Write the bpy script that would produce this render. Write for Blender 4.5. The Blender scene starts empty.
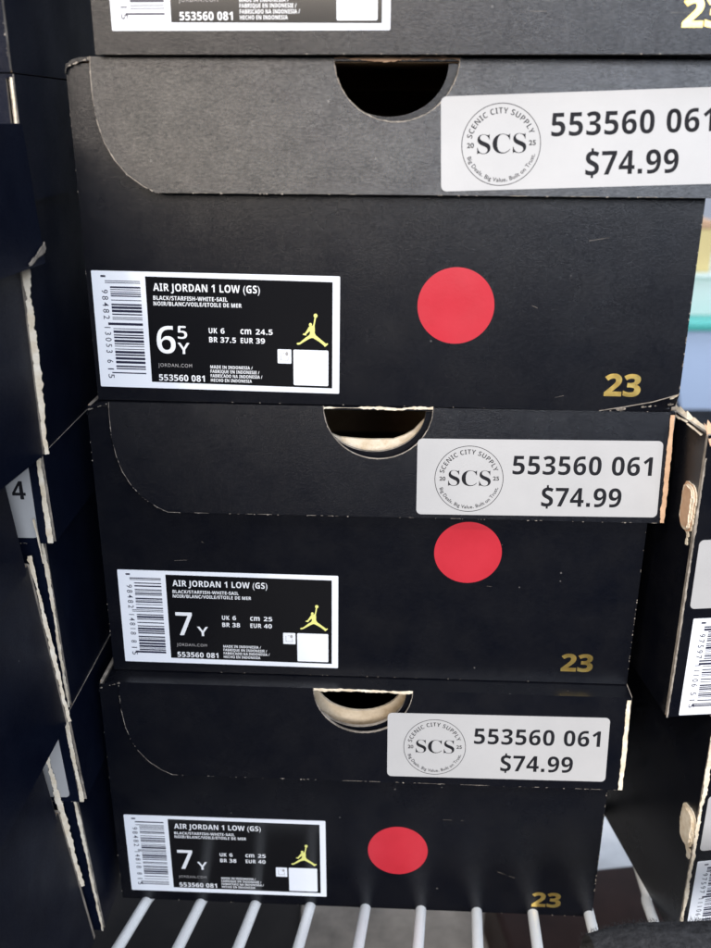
import bpy, bmesh, math, random
from mathutils import Matrix, Vector, noise as mnoise

sc = bpy.context.scene
COL = sc.collection
random.seed(7)

# ------------------------------------------------------------------ camera
F_PX, PITCH, ROLL = 928.7, 0.36695, 0.004646
CAM = Vector((0.0937863, -0.3253492, 0.0964010))
fwd = Vector((0, math.cos(PITCH), -math.sin(PITCH)))
up = Vector((0, math.sin(PITCH), math.cos(PITCH)))
right = Vector((1, 0, 0))
r2 = right * math.cos(ROLL) + up * math.sin(ROLL)
u2 = up * math.cos(ROLL) - right * math.sin(ROLL)
cam = bpy.data.cameras.new('camera')
cam.sensor_fit = 'VERTICAL'
cam.sensor_height = 36.0
cam.lens = F_PX / 948 * 36.0
cam.clip_start = 0.01
cam.clip_end = 100
cam.dof.use_dof = True
cam.dof.focus_distance = 0.345
cam.dof.aperture_fstop = 12.5
camo = bpy.data.objects.new('camera', cam)
m = Matrix.Identity(4)
for i, a in enumerate((r2, u2, -fwd)):
    for j in range(3):
        m[j][i] = a[j]
m.translation = CAM
camo.matrix_world = m
COL.objects.link(camo)
sc.camera = camo

# ------------------------------------------------------------------ world: dim shop interior, bright above, dark near the floor
W = bpy.data.worlds.new('World')
sc.world = W
W.use_nodes = True
nt = W.node_tree
bg = nt.nodes['Background']
tc = nt.nodes.new('ShaderNodeTexCoord')
sep = nt.nodes.new('ShaderNodeSeparateXYZ')
ramp = nt.nodes.new('ShaderNodeValToRGB')
mp = nt.nodes.new('ShaderNodeMapRange')
mp.inputs['From Min'].default_value = -1
mp.inputs['From Max'].default_value = 1
nt.links.new(tc.outputs['Generated'], sep.inputs[0])
nt.links.new(sep.outputs['Z'], mp.inputs['Value'])
nt.links.new(mp.outputs[0], ramp.inputs[0])
nt.links.new(ramp.outputs[0], bg.inputs['Color'])
el = ramp.color_ramp.elements
el[0].position = 0.0; el[0].color = (0.012, 0.014, 0.024, 1)
el[1].position = 1.0; el[1].color = (3.6, 3.9, 4.5, 1)
for p_, c_ in ((0.45, (0.024, 0.030, 0.050, 1)), (0.60, (0.24, 0.29, 0.40, 1)), (0.84, (0.40, 0.46, 0.60, 1)), (0.92, (3.0, 3.3, 3.9, 1))):
    e = el.new(p_); e.color = c_
bg.inputs['Strength'].default_value = 0.8

# ------------------------------------------------------------------ key lamp: one ceiling spot to the upper left behind the viewer
LDIR = Vector((-0.61, -1.0, 1.17)).normalized()
la = bpy.data.lights.new('ceiling_lamp', 'AREA')
la.shape = 'DISK'
la.size = 0.10
la.energy = 13
la.color = (1.0, 0.93, 0.84)
lo = bpy.data.objects.new('ceiling_lamp', la)
lo.location = Vector((0.08, 0, 0.05)) + LDIR * 2.0
lo.rotation_euler = LDIR.to_track_quat('Z', 'Y').to_euler()
COL.objects.link(lo)

# broad soft shop light behind the viewer (a lit shop front)
for nm, lx, en, co in (('shop_light_warm', -0.8, 66, (1.0, 0.88, 0.75)), ('shop_light_cool', 0.8, 64, (0.85, 0.93, 1.07))):
    l2_ = bpy.data.lights.new(nm, 'AREA')
    l2_.shape = 'RECTANGLE'
    l2_.size = 1.5; l2_.size_y = 0.85
    l2_.energy = en
    l2_.color = co
    lo2 = bpy.data.objects.new(nm, l2_)
    lo2.location = (lx, -2.6, 0.92)
    lo2.rotation_euler = (Vector((lx, -2.6, 0.92)) - Vector((0.1, 0, 0))).to_track_quat('Z', 'Y').to_euler()
    COL.objects.link(lo2)

sc.view_settings.view_transform = 'Standard'
sc.view_settings.look = 'None'
sc.view_settings.exposure = 0.0
sc.view_settings.gamma = 1.0

# ------------------------------------------------------------------ materials
def new_mat(name):
    mt = bpy.data.materials.new(name)
    mt.use_nodes = True
    n = mt.node_tree
    return mt, n, n.nodes['Principled BSDF']

def simple(name, col, rough=0.5, spec=0.5, metal=0.0, coat=0.0):
    mt, n, b = new_mat(name)
    b.inputs['Base Color'].default_value = (*col, 1)
    b.inputs['Roughness'].default_value = rough
    b.inputs['Specular IOR Level'].default_value = spec
    b.inputs['Metallic'].default_value = metal
    b.inputs['Coat Weight'].default_value = coat
    return mt

def noisy(name, c0, c1, scale, r0, r1, spec=0.5, bump=0.0, bscale=800, stretch=(1, 1, 1), metal=0.0, detail=6, wave=0.0, speck=None, fibre=None):
    mt, n, b = new_mat(name)
    L = n.links.new
    t = n.nodes.new('ShaderNodeTexCoord')
    oi = n.nodes.new('ShaderNodeObjectInfo')
    add = n.nodes.new('ShaderNodeVectorMath'); add.operation = 'ADD'
    sca = n.nodes.new('ShaderNodeVectorMath'); sca.operation = 'SCALE'
    comb = n.nodes.new('ShaderNodeCombineXYZ')
    for k in range(3):
        L(oi.outputs['Random'], comb.inputs[k])
    L(comb.outputs[0], sca.inputs[0]); sca.inputs['Scale'].default_value = 3.7
    L(t.outputs['Object'], add.inputs[0]); L(sca.outputs[0], add.inputs[1])
    mpn = n.nodes.new('ShaderNodeMapping')
    mpn.inputs['Scale'].default_value = stretch
    L(add.outputs[0], mpn.inputs['Vector'])
    nz = n.nodes.new('ShaderNodeTexNoise')
    nz.inputs['Scale'].default_value = scale
    nz.inputs['Detail'].default_value = detail
    nz.inputs['Roughness'].default_value = 0.65
    L(add.outputs[0], nz.inputs['Vector'])
    rp = n.nodes.new('ShaderNodeMapRange')
    rp.inputs['From Min'].default_value = 0.3; rp.inputs['From Max'].default_value = 0.72
    L(nz.outputs['Fac'], rp.inputs['Value'])
    mx = n.nodes.new('ShaderNodeMix'); mx.data_type = 'RGBA'
    mx.inputs['A'].default_value = (*c0, 1); mx.inputs['B'].default_value = (*c1, 1)
    L(rp.outputs[0], mx.inputs['Factor'])
    out = mx.outputs['Result']
    if speck:
        v = n.nodes.new('ShaderNodeTexVoronoi')
        v.inputs['Scale'].default_value = speck[0]
        L(add.outputs[0], v.inputs['Vector'])
        lt = n.nodes.new('ShaderNodeMath'); lt.operation = 'LESS_THAN'; lt.inputs[1].default_value = speck[1]
        L(v.outputs['Distance'], lt.inputs[0])
        sp = n.nodes.new('ShaderNodeSeparateColor')
        L(v.outputs['Color'], sp.inputs[0])
        g2 = n.nodes.new('ShaderNodeMath'); g2.operation = 'GREATER_THAN'; g2.inputs[1].default_value = speck[2]
        L(sp.outputs[0], g2.inputs[0])
        ml = n.nodes.new('ShaderNodeMath'); ml.operation = 'MULTIPLY'
        L(lt.outputs[0], ml.inputs[0]); L(g2.outputs[0], ml.inputs[1])
        m2 = n.nodes.new('ShaderNodeMix'); m2.data_type = 'RGBA'
        m2.inputs['B'].default_value = (*speck[3], 1)
        L(ml.outputs[0], m2.inputs['Factor']); L(out, m2.inputs['A'])
        out = m2.outputs['Result']
    L(out, b.inputs['Base Color'])
    nr = n.nodes.new('ShaderNodeTexNoise'); nr.inputs['Scale'].default_value = scale * 0.6; nr.inputs['Detail'].default_value = 8
    L(add.outputs[0], nr.inputs['Vector'])
    rr = n.nodes.new('ShaderNodeMapRange')
    rr.inputs['From Min'].default_value = 0.3; rr.inputs['From Max'].default_value = 0.7
    rr.inputs['To Min'].default_value = r0; rr.inputs['To Max'].default_value = r1
    L(nr.outputs['Fac'], rr.inputs['Value']); L(rr.outputs[0], b.inputs['Roughness'])
    b.inputs['Specular IOR Level'].default_value = spec
    if fibre:
        mf = n.nodes.new('ShaderNodeMapping'); mf.inputs['Scale'].default_value = (0.35, 1, 1)
        L(add.outputs[0], mf.inputs['Vector'])
        fn = n.nodes.new('ShaderNodeTexNoise'); fn.inputs['Scale'].default_value = fibre[0]; fn.inputs['Detail'].default_value = 4; fn.inputs['Roughness'].default_value = 0.7
        L(mf.outputs[0], fn.inputs['Vector'])
        cn_ = n.nodes.new('ShaderNodeTexNoise'); cn_.inputs['Scale'].default_value = 120; cn_.inputs['Detail'].default_value = 5
        L(add.outputs[0], cn_.inputs['Vector'])
        ad = n.nodes.new('ShaderNodeMath'); ad.operation = 'ADD'
        cs_ = n.nodes.new('ShaderNodeMath'); cs_.operation = 'MULTIPLY_ADD'; cs_.inputs[1].default_value = 0.28; cs_.inputs[2].default_value = 0.36
        L(cn_.outputs['Fac'], cs_.inputs[0]); L(fn.outputs['Fac'], ad.inputs[0]); L(cs_.outputs[0], ad.inputs[1])
        fm = n.nodes.new('ShaderNodeMapRange'); fm.inputs['From Min'].default_value = 0.7; fm.inputs['From Max'].default_value = 1.3
        fm.inputs['To Min'].default_value = spec - fibre[1]; fm.inputs['To Max'].default_value = spec + fibre[1]
        L(ad.outputs[0], fm.inputs['Value']); L(fm.outputs[0], b.inputs['Specular IOR Level'])
    b.inputs['Metallic'].default_value = metal
    if bump:
        bn = n.nodes.new('ShaderNodeTexNoise')
        bn.inputs['Scale'].default_value = bscale; bn.inputs['Detail'].default_value = 3
        L(mpn.outputs[0], bn.inputs['Vector'])
        bp = n.nodes.new('ShaderNodeBump')
        bp.inputs['Strength'].default_value = bump; bp.inputs['Distance'].default_value = 0.0004
        L(bn.outputs['Fac'], bp.inputs['Height'])
        last = bp
        if wave:
            wn = n.nodes.new('ShaderNodeTexNoise'); wn.inputs['Scale'].default_value = 16; wn.inputs['Detail'].default_value = 2
            L(add.outputs[0], wn.inputs['Vector'])
            b2 = n.nodes.new('ShaderNodeBump'); b2.inputs['Strength'].default_value = wave; b2.inputs['Distance'].default_value = 0.004
            L(wn.outputs['Fac'], b2.inputs['Height'])
            L(b2.outputs[0], bp.inputs['Normal'])
        L(last.outputs[0], b.inputs['Normal'])
    return mt

M = {}
M['card'] = noisy('black_card', (0.0016, 0.0022, 0.0050), (0.0058, 0.0060, 0.0080), 70, 0.235, 0.285, 0.38, 0.22, 3000, (1, 1, 1.5), wave=0.05, speck=(260, 0.10, 0.985, (0.09, 0.085, 0.08)), fibre=(1700, 0.20))
M['shaded'] = noisy('shaded_black_card', (0.0018, 0.0032, 0.0100), (0.0046, 0.0068, 0.0160), 70, 0.34, 0.46, 0.09, 0.22, 3000, (1, 1, 1.5), wave=0.04, speck=(260, 0.10, 0.985, (0.09, 0.085, 0.08)), fibre=(1500, 0.05))  # the black card again, cool shade of the left stacks put into its colour
M['kraft'] = noisy('kraft_board', (0.36, 0.23, 0.13), (0.48, 0.33, 0.20), 90, 0.75, 0.9, 0.2, 0.4, 900, (1, 6, 1))
M['cut'] = noisy('worn_cut_edge', (0.10, 0.085, 0.07), (0.46, 0.40, 0.33), 160, 0.7, 0.9, 0.2, 0.3, 1200)
M['cream'] = noisy('torn_cream_board', (0.62, 0.50, 0.34), (0.86, 0.78, 0.64), 220, 0.8, 0.95, 0.2, 0.7, 900)
M['board'] = noisy('inner_grey_board', (0.40, 0.31, 0.20), (0.62, 0.52, 0.38), 150, 0.8, 0.95, 0.2, 0.5, 800)
M['tan'] = noisy('torn_tan_board', (0.50, 0.30, 0.18), (0.66, 0.44, 0.28), 160, 0.8, 0.95, 0.2, 0.6, 700)
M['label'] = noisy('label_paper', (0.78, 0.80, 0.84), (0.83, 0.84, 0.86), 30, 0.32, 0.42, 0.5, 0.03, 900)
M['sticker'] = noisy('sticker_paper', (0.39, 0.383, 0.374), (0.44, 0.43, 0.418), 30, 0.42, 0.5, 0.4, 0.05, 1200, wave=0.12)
M['ink'] = simple('label_black_ink', (0.006, 0.006, 0.007), 0.16, 0.6)
M['bar'] = noisy('barcode_ink', (0.012, 0.013, 0.03), (0.03, 0.03, 0.06), 300, 0.3, 0.4)
M['text'] = noisy('sticker_ink', (0.007, 0.007, 0.009), (0.014, 0.014, 0.017), 200, 0.6, 0.75, 0.15)
M['white'] = simple('label_white_ink', (0.80, 0.80, 0.80), 0.4)
M['grey'] = simple('label_grey_ink', (0.36, 0.34, 0.33), 0.4)
M['lime'] = simple('logo_yellow_ink', (0.74, 0.72, 0.22), 0.4)
M['red'] = noisy('red_sticker', (0.45, 0.020, 0.032), (0.51, 0.027, 0.042), 60, 0.28, 0.42, 0.5, 0.06, 1200, wave=0.2)
M['gold'] = noisy('gold_foil', (0.95, 0.60, 0.14), (1.0, 0.78, 0.26), 300, 0.26, 0.42, 0.5, 0.1, 900, metal=0.94)
M['wire'] = noisy('white_coated_wire', (0.84, 0.84, 0.82), (0.90, 0.90, 0.87), 60, 0.25, 0.4, 0.5)
M['darkbar'] = simple('dark_metal', (0.015, 0.015, 0.017), 0.4)
M['floor'] = noisy('shaded_floor_tile', (0.006, 0.006, 0.007), (0.022, 0.020, 0.019), 9, 0.6, 0.8, 0.12, 0.0)  # pale floor taken near black: the shade under the stacks is in the colour
M['pale'] = noisy('pale_lit_stained_floor', (0.45, 0.45, 0.44), (0.86, 0.87, 0.86), 11, 0.5, 0.7)  # brightly lit floor as a colour, with its stains
M['taupe'] = noisy('taupe_lit_floor', (0.12, 0.105, 0.088), (0.34, 0.30, 0.25), 22, 0.5, 0.7)  # half-lit floor as a colour
M['brown'] = noisy('dark_brown_wood', (0.018, 0.010, 0.009), (0.035, 0.019, 0.016), 40, 0.4, 0.55, 0.2)
M['felt'] = noisy('charcoal_felt', (0.012, 0.012, 0.013), (0.05, 0.05, 0.052), 260, 0.9, 1.0, 0.1, 1.0, 700)
M['blue'] = simple('pale_blue_plastic', (0.52, 0.64, 0.84), 0.4)
M['teal'] = simple('teal_plastic', (0.08, 0.46, 0.40), 0.4)
M['paleg'] = simple('pale_green_plastic', (0.70, 0.82, 0.76), 0.4)
M['yellow'] = simple('yellow_card', (0.74, 0.60, 0.27), 0.5)
M['wall'] = noisy('pale_wall_paint', (0.62, 0.66, 0.72), (0.70, 0.73, 0.78), 3, 0.5, 0.7)

# ------------------------------------------------------------------ mesh helpers
class MB:
    def __init__(s, *mats):
        s.v = []; s.f = []; s.mi = []; s.mats = list(mats); s.sm = []
    def idx(s, mname):
        if mname not in s.mats: s.mats.append(mname)
        return s.mats.index(mname)
    def add(s, vs, fs, mname, smooth=False):
        o = len(s.v); k = s.idx(mname)
        s.v += [tuple(p) for p in vs]
        for f in fs:
            s.f.append([o + i for i in f]); s.mi.append(k); s.sm.append(smooth)
    def build(s, name, parent=None, bevel=0.0):
        me = bpy.data.meshes.new(name)
        me.from_pydata(s.v, [], s.f)
        for a in s.mats: me.materials.append(M[a])
        for p, k, q in zip(me.polygons, s.mi, s.sm):
            p.material_index = k; p.use_smooth = q
        me.update()
        o = bpy.data.objects.new(name, me)
        COL.objects.link(o)
        if parent: o.parent = parent
        if bevel:
            b = o.modifiers.new('bevel', 'BEVEL'); b.width = bevel; b.segments = 3
            b.limit_method = 'ANGLE'; b.angle_limit = math.radians(50)
            b.harden_normals = False
        return o

def frame(o, u, v, n):
    o, u, v, n = Vector(o), Vector(u).normalized(), Vector(v).normalized(), Vector(n).normalized()
    return lambda a, b, d=0.0: o + u * a + v * b + n * d

def prism(mb, fr, pts, d0, d1, front, side=None, back=None):
    """closed outline (counter-clockwise seen from the front) extruded d0 (back) .. d1 (front)"""
    n = len(pts); side = side or front; back = back or side
    fv = [fr(a, b, d1) for a, b in pts]; bv = [fr(a, b, d0) for a, b in pts]
    mb.add(fv, [list(range(n))], front)
    mb.add(bv, [list(range(n))[::-1]], back)
    sv = fv + bv
    mb.add(sv, [(i, n + i, n + (i + 1) % n, (i + 1) % n) for i in range(n)], side)

def box(mb, lo, hi, mname):
    x0, y0, z0 = lo; x1, y1, z1 = hi
    v = [(x0, y0, z0), (x1, y0, z0), (x1, y1, z0), (x0, y1, z0), (x0, y0, z1), (x1, y0, z1), (x1, y1, z1), (x0, y1, z1)]
    mb.add(v, [(3, 2, 1, 0), (4, 5, 6, 7), (0, 1, 5, 4), (1, 2, 6, 5), (2, 3, 7, 6), (3, 0, 4, 7)], mname)

def rrect(u0, v0, u1, v1, r, seg=6):
    pts = []
    for cx, cy, a0 in ((u1 - r, v0 + r, -90), (u1 - r, v1 - r, 0), (u0 + r, v1 - r, 90), (u0 + r, v0 + r, 180)):
        for k in range(seg + 1):
            a = math.radians(a0 + 90 * k / seg)
            pts.append((cx + r * math.cos(a), cy + r * math.sin(a)))
    return pts

def ellipse(cx, cy, rx, ry, n=64):
    return [(cx + rx * math.cos(2 * math.pi * k / n), cy + ry * math.sin(2 * math.pi * k / n)) for k in range(n)]

def tube(mb, pts, r, mname, seg=12):
    pts = [Vector(p) for p in pts]; rings = []
    for i, p in enumerate(pts):
        t = (pts[min(i + 1, len(pts) - 1)] - pts[max(i - 1, 0)]).normalized()
        a = t.cross(Vector((0, 0, 1)))
        if a.length < 1e-3: a = t.cross(Vector((1, 0, 0)))
        a.normalize(); b = a.cross(t)
        rings.append([p + (a * math.cos(2 * math.pi * k / seg) + b * math.sin(2 * math.pi * k / seg)) * r for k in range(seg)])
    vs = [q for rg in rings for q in rg]; fs = []
    for i in range(len(pts) - 1):
        for k in range(seg):
            fs.append((i * seg + k, (i + 1) * seg + k, (i + 1) * seg + (k + 1) % seg, i * seg + (k + 1) % seg))
    mb.add(vs, fs, mname, True)
    mb.add(rings[0], [list(range(seg))], mname); mb.add(rings[-1], [list(range(seg))[::-1]], mname)

# ------------------------------------------------------------------ lettering (flat outlines laid on the labels)
def style_char(ch, st):
    if st == 'bold': A, a, z = 0x1D5D4, 0x1D5EE, 0x1D7EC
    elif st == 'serif': A, a, z = 0x1D400, 0x1D41A, 0x1D7CE
    else: return ch
    if 'A' <= ch <= 'Z': return chr(A + ord(ch) - 65)
    if 'a' <= ch <= 'z': return chr(a + ord(ch) - 97)
    if '0' <= ch <= '9': return chr(z + ord(ch) - 48)
    return ch

_tmp = bpy.data.curves.new('glyph', 'FONT')
_tmpo = bpy.data.objects.new('glyph', _tmp)
COL.objects.link(_tmpo)
_cache = {}
def _mesh(body, off):
    _tmp.body = body; _tmp.offset = off; _tmp.resolution_u = 5
    bpy.context.view_layer.update()
    dg = bpy.context.evaluated_depsgraph_get()
    me = _tmpo.evaluated_get(dg).to_mesh()
    vs = [(v.co.x, v.co.y) for v in me.vertices]; fs = [list(p.vertices) for p in me.polygons]
    _tmpo.evaluated_get(dg).to_mesh_clear()
    return vs, fs
def glyph(ch, st, off):
    k = (ch, st, off)
    if k in _cache: return _cache[k]
    if ch == ' ':
        r = ([], [], 0.27)
    elif ch == '.':
        w = 0.15; r = ([(0.07, 0), (0.07 + w, 0), (0.07 + w, w), (0.07, w)], [(0, 1, 2, 3)], 0.29)
    elif ch == '-':
        r = ([(0.04, 0.24), (0.34, 0.24), (0.34, 0.36), (0.04, 0.36)], [(0, 1, 2, 3)], 0.38)
    elif ch == '/':
        r = ([(0.0, 0), (0.13, 0), (0.40, 0.72), (0.27, 0.72)], [(0, 1, 2, 3)], 0.40)
    elif ch == '$':
        v, f, a = glyph('S', st, off)
        xs = [p[0] for p in v]; c = (min(xs) + max(xs)) / 2
        v = list(v); f = list(f)
        for y0, y1 in ((-0.09, 0.02), (0.68, 0.81)):
            o = len(v); v += [(c - 0.04, y0), (c + 0.04, y0), (c + 0.04, y1), (c - 0.04, y1)]; f.append((o, o + 1, o + 2, o + 3))
        r = (v, f, a)
    else:
        c2 = style_char(ch, st)
        v, f = _mesh(c2, off)
        i0, _ = _mesh('I' + c2 + 'I', 0.0); i1, _ = _mesh('II', 0.0)
        adv = (max(p[0] for p in i0) - max(p[0] for p in i1))
        r = (v, f, adv)
    _cache[k] = r
    return r
def line(s, st='bold', off=0.0, track=0.0):
    vs, fs, x = [], [], 0.0
    for ch in s:
        v, f, a = glyph(ch, st, off)
        o = len(vs)
        vs += [(p[0] + x, p[1]) for p in v]; fs += [[o + i for i in q] for q in f]
        x += a + track
    return vs, fs, x
CAPH = 0.714
def put_line(mb, fr, d, s, u0, v0, u1, v1, mname, st='bold', off=0.0, track=0.0, rot=0):
    """fit string s into the box u0..u1 (left to right), v0..v1 = baseline..cap height; rot=-90 reads downwards"""
    vs, fs, _ = line(s, st, off, track)
    xs = [p[0] for p in vs]; x0, x1 = min(xs), max(xs)
    out = []
    for x, y in vs:
        if rot == 0:
            a = u0 + (x - x0) / (x1 - x0) * (u1 - u0); b = v0 + y / CAPH * (v1 - v0)
        else:                                           # text runs down from v1 to v0, its feet toward u0
            a = u0 + y / CAPH * (u1 - u0); b = v1 - (x - x0) / (x1 - x0) * (v1 - v0)
        out.append(fr(a, b, d))
    mb.add(out, fs, mname)
def put_arc(mb, fr, d, s, cx, cy, r, a0, a1, h, mname, st, off=0.0, inward=False, track=0.0):
    """letters along a circle between angles a0 and a1 (degrees)"""
    gl = [glyph(c, st, off) for c in s]
    tot = sum(g[2] + track for g in gl) - track
    x = 0.0; k = h / CAPH
    for (v, f, a) in gl:
        mid = x + a / 2
        ang = math.radians(a0 + (a1 - a0) * mid / tot)
        if not inward:
            ux, uy, vx, vy = math.sin(ang), -math.cos(ang), math.cos(ang), math.sin(ang)
        else:
            ux, uy, vx, vy = -math.sin(ang), math.cos(ang), -math.cos(ang), -math.sin(ang)
        px, py = cx + r * math.cos(ang), cy + r * math.sin(ang)
        out = []
        for gx, gy in v:
            e = (gx - a / 2) * k; g = gy * k
            out.append(fr(px + ux * e + vx * g, py + uy * e + vy * g, d))
        if f: mb.add(out, f, mname)
        x += a + track

# ------------------------------------------------------------------ tagging
def thing(name, label, cat, loc=(0, 0, 0), rot=(0, 0, 0), group=None):
    o = bpy.data.objects.new(name, None); COL.objects.link(o)
    o.empty_display_size = 0.02
    o.location = loc; o.rotation_euler = rot
    o['label'] = label; o['category'] = cat
    if group: o['group'] = group
    return o

# ------------------------------------------------------------------ the printed things on a box
mm = 0.001
LW, LH = 86.5 * mm, 41.5 * mm
LOGO = [(402,140),(420,142),(414,175),(402,235),(405,285),(403,320),(420,350),(450,372),(520,425),(542,442),(562,436),(570,445),(550,466),(530,480),(514,462),(465,425),(418,398),(385,380),(365,378),(330,392),(270,428),(218,460),(190,464),(177,452),(190,440),(216,438),(260,402),(300,370),(335,347),(346,325),(342,298),(320,318),(297,338),(303,348),(280,350),(254,342),(258,334),(282,326),(305,292),(332,250),(345,240),(375,238),(388,215)]
def sub_frame(fr, u, v, rot=0.0, d=0.0):
    c, s = math.cos(rot), math.sin(rot)
    return lambda a, b, e=0.0: fr(u + c * a - s * b, v + s * a + c * b, d + e)

def size_label(root, fr, lu, lv, rot, size, nums, upc, seed, full=True):
    rnd = random.Random(seed)
    g = sub_frame(fr, lu, lv, rot)
    b = MB(); prism(b, g, rrect(0, 0, LW, LH, 0.4 * mm, 3), 0.0, 0.15 * mm, 'label', 'label')
    lab = b.build('size_label', root)
    # barcode
    c = MB(); v = 38.2
    while v > 4.0:
        w = rnd.choice((0.28, 0.28, 0.45, 0.6, 0.9)); gap = rnd.choice((0.3, 0.35, 0.5, 0.75, 1.1))
        long = v > 36.2 or v < 6.0 or 22.3 < v < 24.0
        u0 = 4.6 if long else 6.3
        if v - w < 3.6: break
        prism(c, g, [(u0 * mm, (v - w) * mm), (17.0 * mm, (v - w) * mm), (17.0 * mm, v * mm), (u0 * mm, v * mm)], 0.16 * mm, 0.17 * mm, 'bar')
        v -= w + gap
    a, bb, cc, dd, ee = upc
    put_line(c, g, 0.17 * mm, a, 3.2 * mm, 39.3 * mm, 5.0 * mm, 40.0 * mm, 'bar', 'plain', 0.005, rot=-90)
    put_line(c, g, 0.17 * mm, bb, 3.2 * mm, 24.6 * mm, 5.4 * mm, 35.0 * mm, 'bar', 'plain', 0.005, 0.25, rot=-90)
    put_line(c, g, 0.17 * mm, cc, 3.2 * mm, 12.5 * mm, 5.4 * mm, 21.8 * mm, 'bar', 'plain', 0.005, 0.25, rot=-90)
    put_line(c, g, 0.17 * mm, dd, 3.2 * mm, 8.8 * mm, 5.4 * mm, 10.0 * mm, 'bar', 'plain', 0.005, rot=-90)
    put_line(c, g, 0.17 * mm, ee, 3.2 * mm, 3.2 * mm, 5.4 * mm, 6.8 * mm, 'bar', 'plain', 0.005, 0.2, rot=-90)
    c.build('barcode', lab)
    if not full: return
    p = MB(); prism(p, g, [(18.9 * mm, 2.3 * mm), (84.0 * mm, 1.9 * mm), (84.0 * mm, 39.5 * mm), (18.9 * mm, 39.9 * mm)], 0.151 * mm, 0.19 * mm, 'ink')
    p.build('black_panel', lab)
    t = MB(); D = 0.21 * mm
    def T(s, u0, v0, u1, v1, col='white', st='bold', off=0.0, track=0.02):
        put_line(t, g, D, s, u0 * mm, v0 * mm, u1 * mm, v1 * mm, col, st, off, track)
    T('AIR JORDAN 1 LOW (GS)', 21.5, 35.0, 58.8, 37.6)
    T('BLACK/STARFISH-WHITE-SAIL', 21.3, 31.9, 47.4, 33.3)
    T('NOIR/BLANC/VOILE/ETOILE DE MER', 21.3, 29.9, 52.3, 31.3)
    if size == '6':
        T('6', 21.6, 12.8, 28.3, 22.9, off=-0.014)
        T('5', 29.2, 18.3, 32.6, 23.0, off=-0.014)
        T('Y', 29.0, 12.8, 33.3, 17.0, off=-0.014)
    else:
        T('7', 21.8, 12.8, 28.4, 23.6, off=-0.014)
        T('Y', 30.2, 12.8, 34.6, 17.2, off=-0.014)
    uk, br, cm, eur = nums
    T('UK', 40.4, 20.6, 43.4, 22.5); T(uk, 44.6, 20.6, 46.0, 22.5)
    T('BR', 40.4, 17.4, 43.4, 19.3); T(br, 44.4, 17.4, 44.4 + 1.55 * len(br.replace('.', '')) + (0.9 if '.' in br else 0), 19.3)
    T('cm', 51.6, 20.6, 55.4, 22.9); T(cm, 57.0, 20.6, 57.0 + 1.7 * len(cm.replace('.', '')) + (0.9 if '.' in cm else 0), 22.5)
    T('EUR', 51.6, 17.4, 56.0, 19.3); T(eur, 57.0, 17.4, 60.2, 19.3)
    T('JORDAN.COM', 21.6, 8.0, 33.8, 9.3, 'grey', 'plain', 0.0, 0.1)
    T('553560 081', 21.6, 2.9, 38.2, 5.2)
    for k, s in enumerate(('MADE IN INDONESIA /', 'FABRIQUE EN INDONESIE /', 'FABRICADO NA INDONESIA /', 'HECHO EN INDONESIA')):
        vv = 7.9 - k * 1.62
        T(s, 40.4, vv, 40.4 + (15.2, 17.6, 18.6, 14.8)[k], vv + 1.15)
    t.build('label_lettering', lab)
    # jumping figure logo
    l = MB()
    def lg(x, y): return ((71.4 + (x - 178) / 392 * 11.1) * mm, (28.5 - (y - 95) / 385 * 11.6) * mm)
    for pts in (LOGO[::-1], ellipse(414, 118, 24, 24, 20)[::-1], ellipse(351, 224, 19, 21, 20)[::-1]):
        prism(l, g, [lg(x, y) for x, y in pts], 0.20 * mm, 0.215 * mm, 'lime')
    l.build('jumping_figure_logo', lab)
    q = MB(); prism(q, g, rrect(70.2 * mm, 2.7 * mm, 82.6 * mm, 15.6 * mm, 0.4 * mm, 3), 0.20 * mm, 0.22 * mm, 'label')
    prism(q, g, rrect(64.6 * mm, 10.5 * mm, 69.5 * mm, 15.6 * mm, 0.3 * mm, 3), 0.20 * mm, 0.22 * mm, 'label')
    for x0, y0, x1, y1 in ((65.6, 11.6, 65.8, 14.3), (65.6, 11.6, 68.4, 11.8), (66.4, 14.2, 67.2, 14.4), (68.2, 11.6, 68.4, 13.0)):
        prism(q, g, [(x0 * mm, y0 * mm), (x1 * mm, y0 * mm), (x1 * mm, y1 * mm), (x0 * mm, y1 * mm)], 0.22 * mm, 0.225 * mm, 'grey')
    prism(q, g, ellipse(67.9 * mm, 14.0 * mm, 0.55 * mm, 0.75 * mm, 14), 0.22 * mm, 0.225 * mm, 'grey')
    q.build('white_patch', lab)

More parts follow.
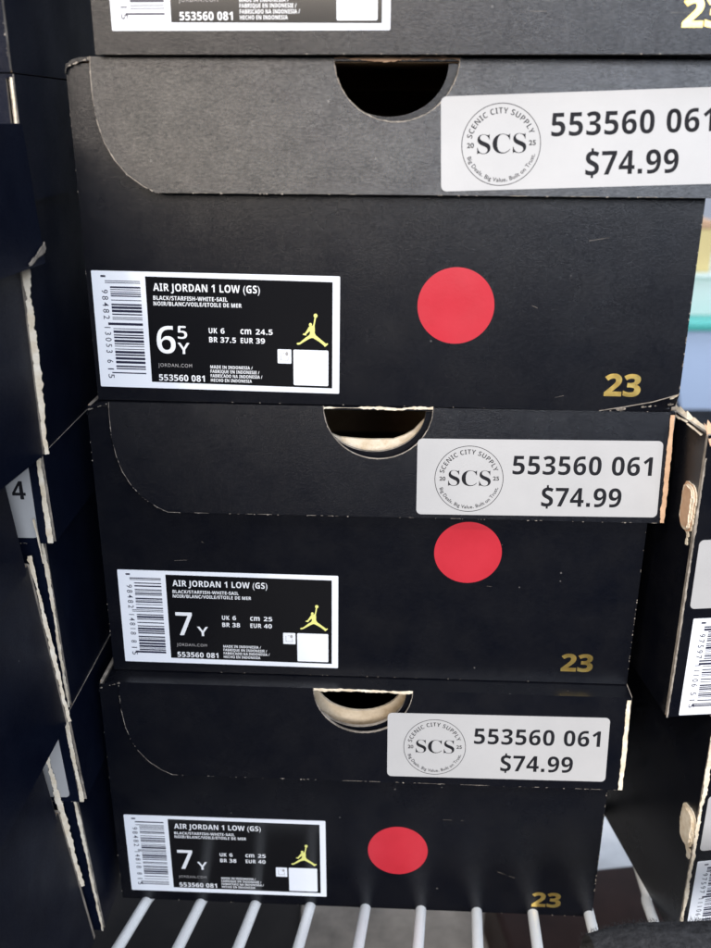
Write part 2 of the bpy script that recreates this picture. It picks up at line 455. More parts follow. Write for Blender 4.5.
def price_sticker(root, fr, u, v, rot, w=87.5, h=28.6, words=True):
    g = sub_frame(fr, u * mm, v * mm, rot)
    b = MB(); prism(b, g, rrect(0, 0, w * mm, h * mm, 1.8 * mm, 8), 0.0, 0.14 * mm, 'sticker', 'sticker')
    st = b.build('price_sticker', root)
    if not words: return st, g
    D = 0.165 * mm; cx, cy, R = 18.9 * mm, 13.7 * mm, 12.45 * mm
    s = MB()
    n = 96; vs = []; fs = []
    for k in range(n):
        a = 2 * math.pi * k / n
        vs += [g(cx + R * math.cos(a), cy + R * math.sin(a), D), g(cx + (R - 0.22 * mm) * math.cos(a), cy + (R - 0.22 * mm) * math.sin(a), D)]
    for k in range(n):
        j = (k + 1) % n; fs.append((2 * k, 2 * j, 2 * j + 1, 2 * k + 1))
    s.add(vs, fs, 'text')
    put_arc(s, g, D, 'SCENIC CITY SUPPLY', cx, cy, 9.35 * mm, 168, 18, 1.75 * mm, 'text', 'bold', -0.012, track=0.06)
    put_arc(s, g, D, 'Big Deals. Big Value. Built on Trust.', cx, cy, 11.25 * mm, 198, 344, 1.3 * mm, 'text', 'plain', 0.012, inward=True)
    put_line(s, g, D, 'SCS', cx - 7.5 * mm, cy - 2.6 * mm, cx + 7.9 * mm, cy + 3.5 * mm, 'text', 'serif', -0.008, -0.03)
    put_line(s, g, D, '20', cx - 10.7 * mm, cy - 0.7 * mm, cx - 8.5 * mm, cy + 0.8 * mm, 'text', 'plain', 0.02)
    put_line(s, g, D, '25', cx + 8.7 * mm, cy - 0.4 * mm, cx + 10.9 * mm, cy + 1.1 * mm, 'text', 'plain', 0.02)
    s.build('round_seal', st)
    t = MB()
    put_line(t, g, D, '553560 061', 34.5 * mm, 15.7 * mm, 84.3 * mm, 22.6 * mm, 'text', 'bold', 0.0, 0.03)
    put_line(t, g, D, '$74.99', 45.4 * mm, 3.7 * mm, 74.2 * mm, 10.8 * mm, 'text', 'bold', 0.0, 0.02)
    t.build('price_lettering', st)
    return st, g

def red_dot(root, fr, u, v, r=12.85):
    b = MB(); prism(b, fr, ellipse(u * mm, v * mm, r * mm, r * mm, 72), 0.0, 0.12 * mm, 'red')
    b.build('red_round_sticker', root)

def number_print(root, fr, u, v):
    b = MB()
    put_line(b, fr, 0.05 * mm, '23', (u + 0.0) * mm, v * mm, (u + 12.6) * mm, (v + 7.7) * mm, 'gold', 'bold', 0.016, 0.0)
    b.build('gold_number', root)

# ------------------------------------------------------------------ box
def flecks(mb, p0, p1, n, out, rnd, mname='cut', smin=0.25, smax=0.8):
    """small chips of bare board along a worn edge"""
    p0, p1, out = Vector(p0), Vector(p1), Vector(out)
    t = (p1 - p0).normalized(); w = t.cross(out.normalized())
    for _ in range(n):
        c = p0.lerp(p1, rnd.random()) + out
        L = rnd.uniform(smin, smax) * mm; h = L * rnd.uniform(0.3, 0.7)
        k = 6; pts = []
        for i in range(k):
            a = 2 * math.pi * i / k; q = rnd.uniform(0.6, 1.1)
            pts.append(c + t * math.cos(a) * L * q + w * math.sin(a) * h * q)
        mb.add(pts, [list(range(k))], mname)

def strip(mb, fr, p0, p1, w0, w1, rnd, mname='cream', n=40, th=0.7 * mm, jag=0.35, side=None):
    """irregular torn strip along p0-p1 in a frame"""
    a = Vector((p0[0], p0[1], 0)); b = Vector((p1[0], p1[1], 0))
    t = (b - a).normalized(); q = Vector((-t.y, t.x, 0))
    L, R = [], []
    ph = rnd.uniform(0, 50)
    Ln = (b - a).length
    n = max(n, int(Ln / (0.7 * mm)))
    for i in range(n + 1):
        s = i / n; w = w0 + (w1 - w0) * s
        c = a.lerp(b, s); q1_ = Ln * s
        def nz(sc_, o): return mnoise.noise(Vector((q1_ * sc_ + ph, o, 0.3)))
        wl_ = 0.5 + jag * (0.9 * nz(90, 1) + 0.6 * nz(420, 2) + 0.3 * (rnd.random() - 0.5))
        wr_ = 0.5 + jag * (1.2 * nz(70, 5) + 0.9 * nz(350, 6) + 0.5 * (rnd.random() - 0.5))
        L.append(c + q * w * max(wl_, 0.05)); R.append(c - q * w * max(wr_, 0.05))
    for i in range(n):
        pts = [(R[i].x, R[i].y), (R[i + 1].x, R[i + 1].y), (L[i + 1].x, L[i + 1].y), (L[i].x, L[i].y)]
        t2 = min(th, 0.3 * mm)
        vs = [fr(x, y, t2) for x, y in pts] + [fr(x, y, 0) for x, y in pts]
        mb.add(vs, [(0, 1, 2, 3), (0, 4, 5, 1), (2, 6, 7, 3)], mname)

def ribbon(mb, fr, pts, w, rnd, mname='cut', keep=1.0):
    """hairline of worn board along an edge, broken where the print still covers it"""
    P = []
    for (a0, b0), (a1, b1) in zip(pts[:-1], pts[1:]):
        d = math.hypot(a1 - a0, b1 - b0); k = max(1, int(d / (0.9 * mm)))
        for i in range(k): P.append((a0 + (a1 - a0) * i / k, b0 + (b1 - b0) * i / k))
    P.append(pts[-1])
    ph = rnd.uniform(0, 90); x = 0.0
    for (a0, b0), (a1, b1) in zip(P[:-1], P[1:]):
        d = math.hypot(a1 - a0, b1 - b0) or 1e-9; x += d
        v = 0.5 + 0.5 * mnoise.noise(Vector((x * 130 + ph, 0.2, 0.7))) + 0.25 * mnoise.noise(Vector((x * 600 + ph, 3.2, 0.7)))
        if v > keep: continue
        ww = w * (0.55 + 0.7 * rnd.random())
        nx, ny = -(b1 - b0) / d * ww, (a1 - a0) / d * ww
        mb.add([fr(a0, b0, 0.05 * mm), fr(a1, b1, 0.05 * mm), fr(a1 + nx, b1 + ny, 0.05 * mm), fr(a0 + nx, b0 + ny, 0.05 * mm)], [(0, 1, 2, 3)], mname)

WB, DB = 207 * mm, 310 * mm
def shoe_box(name, label, loc, yaw=0.0, roll=0.0, H=0.1144, t1=5.0, liner=None, body_notch=(104.0, 18.7, 96.6), crushed=False, lid=True, lid_h=41.7, raw_side=True, seed=1, group='shoe boxes in the middle stack', cat='shoe box', W_=WB, side_tilt=0.0, front=True, open_back=False, lid_over=4.8, body_top=None, raw_at=0.9, raw_w=1.5):
    rnd = random.Random(seed)
    root = thing(name, label, cat, loc, (0, roll, yaw), group)
    th = 1.6 * mm
    Fr = frame((0, 0, 0), (1, 0, 0), (0, 0, 1), (0, -1, 0))
    Rt = frame((W_, 0, 0), (0, 1, 0), (0, 0, 1), (1, 0, 0))
    Lf = frame((0, DB, 0), (0, -1, 0), (0, 0, 1), (-1, 0, 0))
    Bk = frame((W_, DB, 0), (-1, 0, 0), (0, 0, 1), (0, 1, 0))
    top = body_top or (H - 2.2 * mm)
    b = MB('card', 'kraft', 'cut')
    out = []
    cn, rn, bn = body_notch[0] * mm, body_notch[1] * mm, body_notch[2] * mm + (H - 0.1144)
    if crushed:
        out += [(0, 0), (182 * mm, 0), (W_, 6.4 * mm)]
    else:
        out += [(0, 0), (W_, 0)]
    out += [(W_, top)]
    for k in range(0, 25):
        a = math.pi * k / 24
        out.append((cn + rn * math.cos(a), top - (top - bn) * math.sin(a)))
    out += [(0, top)]
    prism(b, Fr, out, -th, 0, 'card', 'cut', 'kraft')
    if crushed:                                             # dented lower right corner
        pA = Fr(182 * mm, 0, 0); pB = Fr(W_, 6.4 * mm, 0); pC = Fr(W_ - 0.6 * mm, 0.0, -2.2 * mm)
        pM = Fr(198 * mm, 3.0 * mm, -0.4 * mm); pN = Fr(198 * mm, 0.0, -0.9 * mm)
        b.add([pA, pN, pM, pB, pC], [(0, 1, 2), (1, 4, 2), (2, 4, 3)], 'card')
        pts = [(180 * mm, 0.1 * mm), (188 * mm, 1.6 * mm), (198 * mm, 3.7 * mm), (W_ - 0.2 * mm, 6.6 * mm)]
        for (a0, a1), (c0, c1) in zip(pts[:-1], pts[1:]):
            w_ = 0.22 * mm
            b.add([Fr(a0, a1 - w_, 0.08 * mm), Fr(c0, c1 - w_, 0.08 * mm), Fr(c0, c1 + w_ * 0.6, 0.08 * mm), Fr(a0, a1 + w_ * 0.4, 0.08 * mm)], [(0, 1, 2, 3)], 'cut')
        flecks(b, Fr(186 * mm, 0.6 * mm, 0), Fr(205 * mm, 3 * mm, 0), 16, (0, -0.0001, 0), rnd, 'cut', 0.3, 1.1)
        flecks(b, Fr(204 * mm, 5 * mm, 0), Fr(W_, 6.6 * mm, 0), 10, (0, -0.0002, 0), rnd, 'cream', 0.3, 0.9)
    prism(b, Rt, [(th, 0), (DB - th, 0), (DB - th, top), (th, top)], -th, 0, 'card', 'cut', 'kraft')
    prism(b, Lf, [(th, 0), (DB - th, 0), (DB - th, top), (th, top)], -th, 0, 'card', 'cut', 'kraft')
    if not open_back: prism(b, Bk, [(0, 0), (W_, 0), (W_, top), (0, top)], -th, 0, 'card', 'cut', 'kraft')
    box(b, (th, th, 0.2 * mm), (W_ - th, DB - th, th), 'card')
    flecks(b, Fr(0, 0.002, 0), Fr(0, H - 0.004, 0), 9, (0, -0.0001, 0), rnd, 'cut', 0.12, 0.4)
    flecks(b, Fr(W_ - 0.2 * mm, 0.002, 0), Fr(W_ - 0.2 * mm, H - 0.045, 0), 22, (0, -0.0001, 0), rnd, 'cut', 0.15, 0.5)
    flecks(b, Fr(0.002, 0.1 * mm, 0), Fr(W_ - 0.002, 0.1 * mm, 0), 12, (0, -0.0001, 0), rnd, 'cut', 0.12, 0.4)
    for _ in range(5):                                      # light scratches
        u0 = rnd.uniform(0.01, 0.18); v0 = rnd.uniform(0.004, 0.066); an = rnd.uniform(-0.5, 0.5); ln_ = rnd.uniform(3, 11) * mm
        ribbon(b, Fr, [(u0, v0), (u0 + ln_ * math.cos(an), v0 + ln_ * math.sin(an))], 0.07 * mm, rnd, 'cut', 0.55)
    body = b.build('body', root, bevel=0.7 * mm)
    if liner:
        ln = MB('kraft'); lb = liner[1] * mm
        o = [(30 * mm, 40 * mm), (180 * mm, 40 * mm)]
        if liner[0] == 'flat':
            o += [(180 * mm, 108 * mm), (124 * mm, 107.5 * mm), (122 * mm, 105.5 * mm), (119.5 * mm, 102.6 * mm), (116 * mm, 100.4 * mm), (112 * mm, lb + 0.3 * mm), (104 * mm, lb), (98 * mm, lb + 0.2 * mm), (92 * mm, lb + 0.7 * mm), (86 * mm, lb + 3 * mm), (30 * mm, lb + 6 * mm)]
        else:
            o += [(180 * mm, top - 1 * mm)]
            for k in range(0, 21):
                a = math.pi * k / 20
                o.append((cn + (rn - 1.4 * mm) * math.cos(a), top - 1 * mm - (top - 1 * mm - lb) * math.sin(a)))
            o += [(30 * mm, top - 1 * mm)]
        # bulging inner flap, held away from the wall
        f2 = frame((0, 4.5 * mm, 0), (1, 0, 0), (0, 0.03, 1), (0, -1, 0))
        prism(ln, f2, o, -1.2 * mm, 0, 'cream' if liner[0] == 'flat' else 'board', 'cream', 'kraft')
        ln.build('inner_flap', root)
    if lid:
        lb = H - lid_h * mm; t0 = 1.6
        zt = H - 0.3 * mm
        l = MB('card', 'cut', 'kraft')
        # top sheet with its rolled hinge along the left long side
        prof = [(0.2 * mm, H - 4.4 * mm), (0.9 * mm, H - 2.6 * mm), (2.6 * mm, H - 1.2 * mm), (5.5 * mm, H - 0.5 * mm), (9 * mm, zt), (W_ + (lid_over - 0.3) * mm, zt)]
        low = [(x, z - 1.2 * mm) for x, z in prof[::-1]]
        Tp = frame((0, -t0 * mm, 0), (1, 0, 0), (0, 0, 1), (0, -1, 0))
        prism(l, Tp, prof[::1] and ([p for p in low[::-1]] + prof[::-1]), -DB - 3 * mm, 0, 'card', 'card', 'card')
        flecks(l, (0.001, -t0 * mm, H - 3.2 * mm), (0.009, -t0 * mm, H - 0.6 * mm), 8, (0, -0.0001, 0), rnd, 'cut', 0.3, 0.8)
        box(l, (6 * mm, 0, zt - 1.62 * mm), (W_ - 1 * mm, DB, zt - 1.24 * mm), 'kraft')
        # right wall
        tilt = math.radians(side_tilt)
        RW = W_ + lid_over * mm
        Rl = frame((RW, -t0 * mm + 0.2 * mm, zt), (0, 1, 0), (math.sin(-tilt), 0, math.cos(tilt)), (math.cos(tilt), 0, math.sin(tilt)))
        hh = zt - lb
        prism(l, Rl, [(0.6 * mm, -hh), (DB + 3 * mm, -hh), (DB + 3 * mm, -0.1 * mm), (0.6 * mm, -0.1 * mm)], -1.6 * mm, 0, 'card', 'cut', 'kraft')
        prism(l, frame((W_ + (lid_over - 0.8) * mm, DB + 3.2 * mm, zt), (-1, 0, 0), (0, 0, 1), (0, 1, 0)), [(0, -hh), (W_ - 8 * mm, -hh), (W_ - 4 * mm, -0.1 * mm), (0, -0.1 * mm)], -1.3 * mm, 0, 'card', 'cut', 'kraft')
        ld = l.build('lid', root, bevel=0.5 * mm)
        # front flap, tilted out at its lower edge
        drop = lid_h * mm - 0.3 * mm
        tl = math.asin((t1 - t0) * mm / drop)
        Fl = frame((0, -t0 * mm, zt), (1, 0, 0), (0, math.sin(tl), math.cos(tl)), (0, -math.cos(tl), math.sin(tl)))
        R_ = 209.6 * mm - WB + W_
        cu = [(8.6, 0), (8.6, -6), (9.0, -13), (10.2, -20), (12.2, -26), (15.2, -31.2), (19.2, -35.8), (24.0, -39.2), (28.5, -41.0), (33, -lid_h + 0.3)]
        o = [(x * mm, (y * mm if y > -41 else -drop)) for x, y in cu]
        o += [(R_ * 0.5, -drop + 0.25 * mm * rnd.uniform(-1, 1)), (R_, -drop), (R_, 0)]
        for k in range(0, 33):
            a = math.pi * k / 32
            o.append((106.4 * mm + 19.7 * mm * math.cos(a), -19.2 * mm * math.sin(a)))
        if not front:
            o = o[:13]
        fl = MB('card', 'cut', 'kraft')
        prism(fl, Fl, o, -1.3 * mm, 0, 'card', 'cut', 'kraft')
        flecks(fl, Fl(40 * mm, -drop, 0), Fl(R_, -drop, 0), 26, (0, -0.0001, 0), rnd, 'cut', 0.12, 0.5)
        for (a0, b0), (a1, b1) in zip(o[:9], o[1:10]):
            flecks(fl, Fl(a0, b0, 0), Fl(a1, b1, 0), 3, (0, -0.0001, 0), rnd, 'cut', 0.1, 0.35)
        if raw_side:                                        # bare board end of the lid's long wall
            strip(fl, Fl, (R_ + raw_at * mm, -1.0 * mm), (R_ + raw_at * mm, -drop + 0.3 * mm), raw_w * mm, raw_w * 1.2 * mm, rnd, raw_side if isinstance(raw_side, str) else 'tan', 24, 0.3 * mm, 0.25)
        if front:
            ribbon(fl, Fl, o[:10], (0.22 if t1 > 7 else 0.15) * mm, rnd, 'cut', 0.66 if t1 > 7 else 0.5)
            ribbon(fl, Fl, [o[9], (R_ * 0.5, -drop + 0.05 * mm), (R_, -drop + 0.05 * mm)], 0.11 * mm, rnd, 'cut', 0.36)
            arc = [(106.4 * mm + 19.75 * mm * math.cos(math.pi * k / 24), -19.25 * mm * math.sin(math.pi * k / 24)) for k in range(25)]
            for (a0, b0), (a1, b1) in zip(arc[:-1], arc[1:]):
                flecks(fl, Fl(a0, b0, 0), Fl(a1, b1, 0), 5, (0, -0.0001, 0), rnd, 'cut', 0.12, 0.34)
            ribbon(fl, Fl, arc, -0.26 * mm, rnd, 'cut', 0.8)
            strip(fl, frame((0, -t0 * mm, zt), (1, 0, 0), (0, 0, 1), (0, -1, 0)), (86.9 * mm, -0.5 * mm), (126 * mm, -0.5 * mm), 0.7 * mm, 0.9 * mm, rnd, 'cream' if liner else 'tan', 44, 0.25 * mm, 0.8)
        fl.build('lid_flap', ld, bevel=0.25 * mm)
    else:
        Fl = None
    return root, Fr, Fl, Rt, Lf

# ------------------------------------------------------------------ middle stack (four boxes)
HB = 0.1143932
ST = [((0.0114167, -0.0056963, HB), -0.0845416), ((0, 0, 0), -0.0623338), ((-0.0044040, -0.0002064, -HB), -0.0443862), ((-0.0090722, -0.0069361, -2 * HB), -0.0451580)]
HH = HB - 0.0001
rA, FA, LA, *_ = shoe_box('shoe_box', 'topmost black box of the middle stack, only its lower front showing at the top edge', ST[0][0], ST[0][1], H=HH, seed=11)
size_label(rA, FA, 6.1 * mm, 6.7 * mm, 0.0, '7', ('6', '38', '25', '40'), ('1', '98482', '13053', '6', '15'), 21)
number_print(rA, FA, 178.9, 7.4)
price_sticker(rA, LA, 121, -40.5, 0.0)
red_dot(rA, FA, 135, 46)

rB, FB, LB, *_ = shoe_box('shoe_box', 'black shoe box labelled 6 5 Y with greyish bulging lid, second from top', ST[1][0], ST[1][1], H=HH, t1=7.4, seed=12, crushed=True)
size_label(rB, FB, 1.5 * mm, 5.0 * mm, math.radians(-0.55), '6', ('6', '37.5', '24.5', '39'), ('1', '98482', '13053', '6', '15'), 22)
number_print(rB, FB, 180.9, 5.6)
price_sticker(rB, LB, 121.5, -40.2, math.radians(2.1))
red_dot(rB, FB, 128.1, 36.2, 13.1)

rC, FC, LC, *_ = shoe_box('shoe_box', 'black box labelled 7 Y with pale board in its thumb hole, third from top', ST[2][0], ST[2][1], H=HH, t1=5.6, seed=13, liner=('flat', 98.6), body_notch=(104.6, 18.9, 96.4))
size_label(rC, FC, 5.1 * mm, 4.1 * mm, math.radians(-0.3), '7', ('6', '38', '25', '40'), ('1', '98482', '14818', '8', '15'), 23)
number_print(rC, FC, 180.2, 5.4)
price_sticker(rC, LC, 121.0, -39.9, math.radians(0.5))
red_dot(rC, FC, 141.2, 56.4, 12.8)

rD, FD, LD, *_ = shoe_box('shoe_box', 'bottom black box of the middle stack labelled 7 Y, standing on the white wire shelf', ST[3][0], ST[3][1], H=HH, t1=5.6, seed=14, liner=('notch', 97.6), body_notch=(104.6, 19.0, 95.2), raw_side='cream')
size_label(rD, FD, 4.6 * mm, 5.0 * mm, math.radians(0.3), '7', ('6', '38', '25', '40'), ('1', '98482', '14818', '8', '15'), 24)
number_print(rD, FD, 180.4, 4.6)
price_sticker(rD, LD, 116.6, -38.4, math.radians(0.5))
red_dot(rD, FD, 121.8, 32.5, 12.75)

# ------------------------------------------------------------------ far left stack (ends facing the viewer, set beside the middle stack)
GF = 'shoe boxes in the left rear stack'
SH = -2 * HB
def far_left(label, xr, z0, H, yaw, seed, **k):
    return shoe_box('shoe_box', label, (xr - WB, -0.0185, z0), yaw, 0.0, H=H - 0.0001, seed=seed, group=GF, t1=2.6, **k)
r0, f0, l0, *_ = far_left('black box at the top left edge, uppermost of the left rear stack', -0.0102, 0.1085, 0.114, -0.02, 31)
r1, f1, l1, R1t, _ = far_left('black box with a worn white lid edge, second down in the left rear stack', -0.0145, -0.0125, 0.1210, -0.01, 32, lid_h=37.5, raw_side='cream', raw_at=1.7, raw_w=0.8)
r2b, f2, l2, *_ = far_left('black box whose price sticker ends in a 4, in the left rear stack', -0.0160, -0.1170, 0.1045, -0.02, 33, lid_h=33.5, raw_side='cream')
st, g = price_sticker(r2b, l2, 119.0, -31.0, 0.0, 87.5, 28.6, words=False)
t = MB(); put_line(t, g, 0.165 * mm, '4', 80.4 * mm, 14.6 * mm, 85.2 * mm, 21.4 * mm, 'text', 'bold'); t.build('price_lettering', st)
r3, f3, l3, *_ = far_left('lowest black box of the left rear stack, a blank corner of its sticker showing', -0.0128, SH, -0.1170 - SH, -0.03, 34, lid_h=41.5, raw_side='cream')
st, g = price_sticker(r3, l3, 118.5, -39.0, 0.0, 87.5, 28.6, words=False)
for rr, ff, hh_, w in ((r1, f1, 0.085, 2.2), (r2b, f2, 0.072, 1.0), (r3, f3, 0.07, 1.0)):
    q = MB(); strip(q, ff, (WB - w * 0.5 * mm, 0.0), (WB - w * 0.5 * mm, hh_), w * mm * 0.8, w * mm, random.Random(5), 'cream', 60, 0.4 * mm, 0.5)
    q.build('torn_edge', rr)

def shaded(*roots):
    """left boxes get the same card with blue shade put into its colour, as navy board"""
    for r in roots:
        for o in r.children_recursive:
            if o.type == 'MESH':
                for i, m_ in enumerate(o.data.materials):
                    if m_ == M['card']: o.data.materials[i] = M['shaded']
def lean(root, k):
    """a squashed box: its top pushed sideways"""
    for o in root.children_recursive:
        if o.type == 'MESH':
            for v in o.data.vertices: v.co.x -= k * v.co.z
# ------------------------------------------------------------------ near left stack: boxes coming forward past the viewer, long sides showing
GN = 'shoe boxes in the left front stack'
def near_left(label, xr, z0, H, yaw, roll, seed, **k):
    # origin such that the far right bottom edge stands at (xr, -0.028)
    c, s = math.cos(yaw), math.sin(yaw)
    ox = xr - (c * WB - s * DB); oy = -0.0285 - (s * WB + c * DB)
    return shoe_box('shoe_box', label, (ox, oy, z0), yaw, roll, H=H - 0.0001, seed=seed, group=GN, raw_side=False, front=False, **k)
n1, _, _, N1, _ = near_left('black box with a bent lid edge in the left front stack, topmost of it', -0.0118, -0.0110, 0.1056, -0.10, 0.0, 41, side_tilt=3.2)
n2, _, _, N2, _ = near_left('dark box with a cream torn rear edge, middle of the left front stack', -0.0156, -0.1195, 0.1085, -0.03, 0.0, 42, lid_over=1.9, body_top=0.067)
n3, _, _, N3, _ = near_left('lowest dark box of the left front stack, a broken cream edge near the shelf', -0.0155, SH, 0.1093, -0.03, 0.0, 43, lid_over=1.9, body_top=0.067)
for rr, ff, a, b_, w0, w1 in ((n1, N1, 0.066, 0.0, 6.5, 3.0), (n2, N2, 0.07, 0.0, 3.0, 2.6), (n3, N3, 0.10, 0.028, 5.0, 3.4)):
    q = MB()
    bkf = frame((WB, DB, 0), (1, 0, 0), (0, 0, 1), (0.5, -0.85, 0))
    strip(q, frame((WB + 0.2 * mm, DB, 0), (0.86, 0.5, 0), (0, 0, 1), (0.5, -0.86, 0)), (0.4 * mm, a), (0.4 * mm, b_), w0 * mm * 0.5, w1 * mm * 0.5, random.Random(9), 'cream', 70, 0.5 * mm, 0.45)
    q.build('torn_edge', rr)
q = MB(); strip(q, frame((WB + 4.9 * mm, DB + 1 * mm, 0), (0, 1, 0), (0, 0, 1), (1, 0, 0)), (0, 0.084), (-0.0005, 0.067), 1.2 * mm, 1.0 * mm, random.Random(3), 'cream', 14, 0.3 * mm, 0.4)
q.build('torn_tab', n2)

q = MB(); strip(q, frame((WB + 4.9 * mm + 2.5 * mm, DB + 3.0 * mm, 0), (0, 1, 0), (0, 0, 1), (1, 0, 0.06)), (-14 * mm, 65 * mm), (-1 * mm, 69 * mm), 0.8 * mm, 2.6 * mm, random.Random(8), 'cut', 16, 0.25 * mm, 0.5)
q.build('creased_corner', n1)
for n_ in (n2, n3):                                          # these lids have slid forward
    for o in n_.children:
        if o.name.startswith('lid'):
            for oo in [o] + list(o.children):
                for v in oo.data.vertices: v.co.y -= 0.009
shaded(n1, n2, n3, r0, r1, r2b, r3)
lean(n2, 0.10); lean(n3, 0.12); lean(r2b, 0.03); lean(r3, 0.07)
# ------------------------------------------------------------------ right stack
GR = 'shoe boxes in the right stack'
ry = math.radians(5.0)
def right_box(label, x, z0, seed, yw=5.0, **k):
    return shoe_box('shoe_box', label, (x, -0.031, z0), math.radians(yw), 0.0, H=HH, seed=seed, group=GR, **k)
q1, g1, gl1, _, s1 = right_box('black lidless box with torn upper corner on top of the right stack', 0.2116, -HB, 51, lid=False, open_back=True)
st, g = price_sticker(q1, g1, 2.6, 46.2, math.radians(0.3), 87.5, 27.2, words=False)
size_label(q1, g1, 4.6 * mm, 0.6 * mm, 0.0, '7', ('6', '38', '25', '40'), ('1', '97597', '11106', '5', '15'), 61)
q2, g2, gl2, _, s2 = right_box('black box with a wavy torn edge under the lidless box, right stack', 0.2304, SH, 52, yw=8.3, lid=False)
st, g = price_sticker(q2, g2, 2.6, 50.0, math.radians(0.3), 87.5, 27.2, words=False)
size_label(q2, g2, 2.6 * mm, 3.0 * mm, 0.0, '7', ('6', '38', '25', '40'), ('1', '97597', '11106', '5', '15'), 62)
rn = random.Random(77)
for rr, ff, top_, w0, w1, mt in ((q1, g1, 0.104, 0.7, 0.5, 'cut'), (q2, g2, 0.112, 1.9, 1.0, 'cream')):
    q = MB(); strip(q, ff, (0.1 * mm, 0.0), (0.1 * mm, top_), w1 * mm, w0 * mm, rn, mt, 110, 0.3 * mm, 0.5)
    q.build('torn_edge', rr)
# crushed, peeled upper corner and the bare patches on the left sides
for rr, ff, sf_, zc, mt in ((q1, g1, s1, 0.084, 'tan'), (q2, g2, s2, 0.058, 'cream')):
    q = MB()
    f = frame((0, 0, 0), (0, 1, 0), (0, 0, 1), (-1, 0, 0))
    for lay, (sh_, mt2) in enumerate(((0.0, mt), (1.1, 'cream'), (1.9, mt))):
        base = rrect((1.2 + sh_ * 0.7) * mm, zc - (9.5 - sh_) * mm, (12 - sh_ * 1.3) * mm, zc + (8.5 - sh_ * 0.8) * mm, (4.6 - sh_) * mm, 5)
        o = []
        for (a0, b0), (a1, b1) in zip(base, base[1:] + base[:1]):
            k_ = max(1, int(math.hypot(a1 - a0, b1 - b0) / (0.8 * mm)))
            for i in range(k_):
                s_ = i / k_; x_ = a0 + (a1 - a0) * s_; y_ = b0 + (b1 - b0) * s_
                j_ = 0.9 * mm * mnoise.noise(Vector((x_ * 260 + lay * 9, y_ * 260, zc * 100))) + 0.35 * mm * rn.uniform(-1, 1)
                o.append((x_ + j_, y_ + j_ * 0.7))
        prism(q, f, o, (0.0 + 0.5 * lay) * mm, (0.5 + 0.5 * lay) * mm, mt2, 'cream')
    strip(q, f, (4.5 * mm, zc - 9 * mm), (3.5 * mm, zc - 14 * mm), 2.6 * mm, 1.4 * mm, rn, 'cream', 8, 1.0 * mm, 0.9)
    q.build('bare_patch', rr)
q = MB()
for k in range(5):
    a0 = Vector((0.001 + k * 0.006, 0.002 - 0.0004 * k, 0.1120 + 0.0006 * math.sin(k * 2.1)))
    vs = []
    n = 9
    for i in range(n):
        x = a0.x - 0.001 + i * 0.0011
        vs.append((x, -0.0010 - 0.0016 * rn.random(), 0.1085 + 0.0018 * rn.random()))
    for i in range(n):
        x = a0.x - 0.001 + i * 0.0011
        vs.append((x, 0.0035 + 0.003 * rn.random(), 0.1130 + 0.003 * rn.random()))
    q.add(vs, [(i, i + 1, n + i + 1, n + i) for i in range(n - 1)], 'cream' if k % 2 else 'tan')
for k in range(7):
    y = 0.004 + k * 0.006
    q.add([(-0.0006, y, 0.1105 + 0.001 * rn.random()), (-0.0004, y + 0.0065, 0.1108), (0.0022, y + 0.0065, 0.1128 + 0.001 * rn.random()), (0.002, y, 0.1128)], [(0, 1, 2, 3)], 'cream')
q.build('torn_corner', q1)

# ------------------------------------------------------------------ wire shelf
sh = thing('wire_shelf', 'white coated wire shelf under the stacks of boxes', 'shelf', (0, 0, SH))
RW_ = 2.35 * mm
xs = [2.4 + 24.5 * k for k in range(-9, 18)]
for x in xs:
    x0 = (x + (2.6 if abs(x - 222.9) < 1 else 0)) * mm
    sl = 0.06
    pts = [(x0 + sl * 0.33, 0.33, -RW_), (x0 + sl * 0.1, 0.1, -RW_), (x0 + 0.0008, -0.002, -RW_), (x0 - 0.0002, -0.0045, -RW_ + 0.0002), (x0 - 0.0008, -0.007, -RW_ + 0.0008), (x0 - 0.006, -0.052, -RW_ + 0.0135)]
    w = MB(); tube(w, pts, RW_, 'wire', 12); w.build('wire', sh)
w = MB()
tube(w, [(-0.24, -0.053, 0.0060), (0.44, -0.053, 0.0060)], 3.2 * mm, 'wire', 12); w.build('front_rail', sh)
for y in (0.06, 0.24):
    w = MB(); tube(w, [(-0.24, y, -8.2 * mm), (0.46, y, -8.2 * mm)], 3.0 * mm, 'darkbar', 12); w.build('cross_bar', sh)

# ------------------------------------------------------------------ what lies below and behind
fl = MB(); z = -0.46
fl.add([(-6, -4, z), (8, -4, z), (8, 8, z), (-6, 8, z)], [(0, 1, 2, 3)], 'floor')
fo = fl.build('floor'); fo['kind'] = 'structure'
bt = thing('low_board', 'dark brown board lying on the floor under the shelf', 'board', (0.20, 0.10, z), (0, 0, math.radians(8)))
b = MB(); box(b, (0, 0, 0), (0.5, 0.09, 0.05), 'brown'); b.build('board', bt, bevel=0.004)
b = MB(); box(b, (0.0, -0.03, 0.0), (0.5, -0.0005, 0.028), 'brown'); b.build('ledge', bt, bevel=0.003)

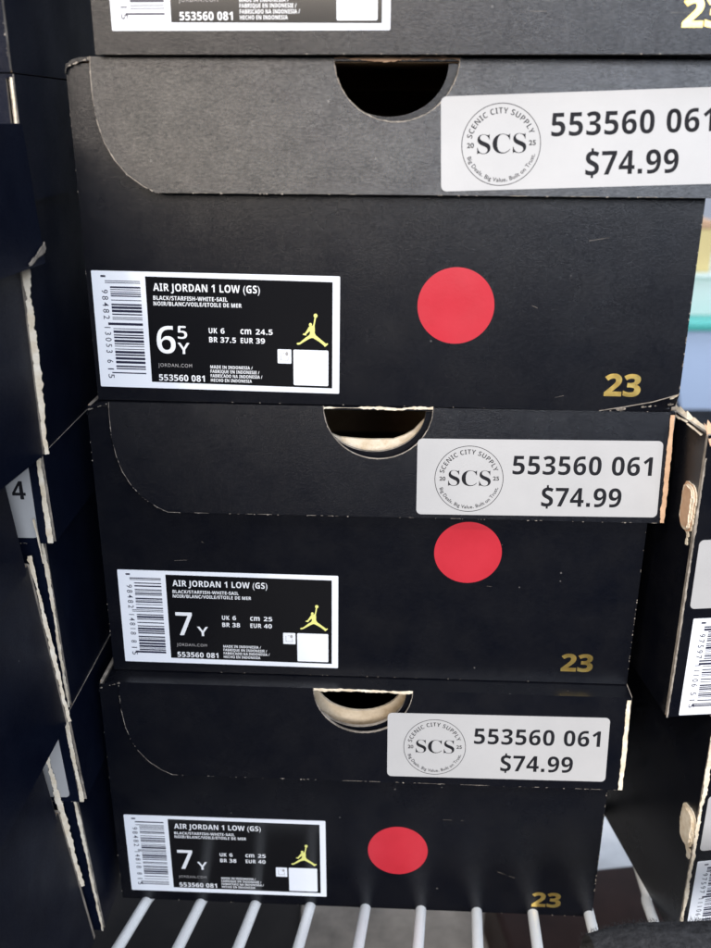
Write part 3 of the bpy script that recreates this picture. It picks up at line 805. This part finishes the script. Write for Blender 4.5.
tb = thing('taupe_lit_patch', 'added taupe slab standing for the lit floor beneath the middle wires', 'board', (0.055, 0.02, z), (0, 0, 0))
b = MB(); box(b, (0, 0, 0.0004), (0.14, 0.5, 0.005), 'taupe'); b.build('board', tb, bevel=0.001)  # added slab: light on the floor between the wires, put into its colour
ps = thing('pale_lit_patch', 'added pale grey stained slab standing for the lit floor behind the shelf', 'board', (0.21, 0.215, z), (0, 0, math.radians(8)))
b = MB(); box(b, (0, 0, 0.0005), (0.9, 0.9, 0.006), 'pale'); b.build('board', ps, bevel=0.001)  # added slab: bright floor in the right-hand gap, its light put into the colour
wl = thing('wall', 'pale wall far behind the boxes at the right edge', 'wall', (0.2, 3.2, z))
b = MB(); box(b, (-3, 0, 0), (4.5, 0.1, 3.0), 'wall'); b.build('wall_face', wl)
bn = thing('storage_bin', 'pale blue plastic bin with teal rim behind the right stack', 'bin', (0.70, 1.5, z))
b = MB()
prism(b, frame((0.04, 0, 0), (1, 0, 0), (0, 0, 1), (0, -1, 0)), [(0.02, 0), (0.58, 0), (0.62, 0.165), (-0.02, 0.165)], -0.4, 0, 'blue'); b.build('bin_body', bn, bevel=0.008)
b = MB(); box(b, (0.0, -0.02, 0.166), (0.68, 0.42, 0.182), 'teal'); b.build('rim', bn, bevel=0.004)
pb = thing('storage_tub', 'pale green tub standing on the blue bin', 'tub', (0.72, 1.56, z + 0.1825))
b = MB(); prism(b, frame((0, 0, 0), (1, 0, 0), (0, 0, 1), (0, -1, 0)), [(0.02, 0), (0.5, 0), (0.52, 0.075), (0, 0.075)], -0.3, 0, 'paleg'); b.build('tub_body', pb, bevel=0.006)
b = MB(); box(b, (-0.01, -0.01, 0.076), (0.53, 0.31, 0.083), 'paleg'); b.build('tub_lid', pb, bevel=0.002)
yb = thing('yellow_carton', 'yellow carton on top of the pale green tub', 'carton', (0.70, 1.58, z + 0.266))
b = MB(); box(b, (0, 0, 0), (0.11, 0.2, 0.085), 'yellow'); b.build('carton_body', yb, bevel=0.002)
b = MB(); box(b, (0.0, -0.002, 0.0855), (0.11, 0.2, 0.10), 'tan'); b.build('carton_flap', yb, bevel=0.002)

# ------------------------------------------------------------------ fuzzy dark cloth in the lower right corner
fz = MB()
NX, NY = 60, 24
rn = random.Random(4)
gv = []
for j in range(NY + 1):
    for i in range(NX + 1):
        x = 0.174 + 0.10 * i / NX; s = j / NY
        hgt = -0.159 + 0.011 * (1 - math.exp(-(i / NX) * 4)) + 0.004 * mnoise.noise(Vector((x * 40, s * 3, 0)))
        a = math.pi * s
        gv.append(Vector((x, -0.10 - 0.022 * math.cos(a), hgt - 0.022 + 0.022 * math.sin(a))))
fs = [(j * (NX + 1) + i, j * (NX + 1) + i + 1, (j + 1) * (NX + 1) + i + 1, (j + 1) * (NX + 1) + i) for j in range(NY) for i in range(NX)]
fz.add(gv, fs, 'felt', True)
for _ in range(9000):
    i = rn.randrange(len(gv)); p = gv[i] + Vector((rn.uniform(-1, 1) * 0.0009, rn.uniform(-1, 1) * 0.001, 0))
    s = (i // (NX + 1)) / NY; a = math.pi * s
    nrm = Vector((0, -math.cos(a), math.sin(a)))
    d = (nrm + Vector((rn.uniform(-1, 1), rn.uniform(-1, 1), rn.uniform(-1, 1))) * 0.9).normalized() * rn.uniform(0.0006, 0.0018)
    w = d.cross(Vector((rn.uniform(-1, 1), rn.uniform(-1, 1), rn.uniform(-1, 1)))).normalized() * 0.00008
    fz.add([p - w, p + w, p + d], [(0, 1, 2)], 'felt')
fzo = fz.build('fleece_cloth')
fzo['label'] = 'charcoal fuzzy cloth filling the lower right corner'; fzo['category'] = 'cloth'

bpy.data.objects.remove(_tmpo)
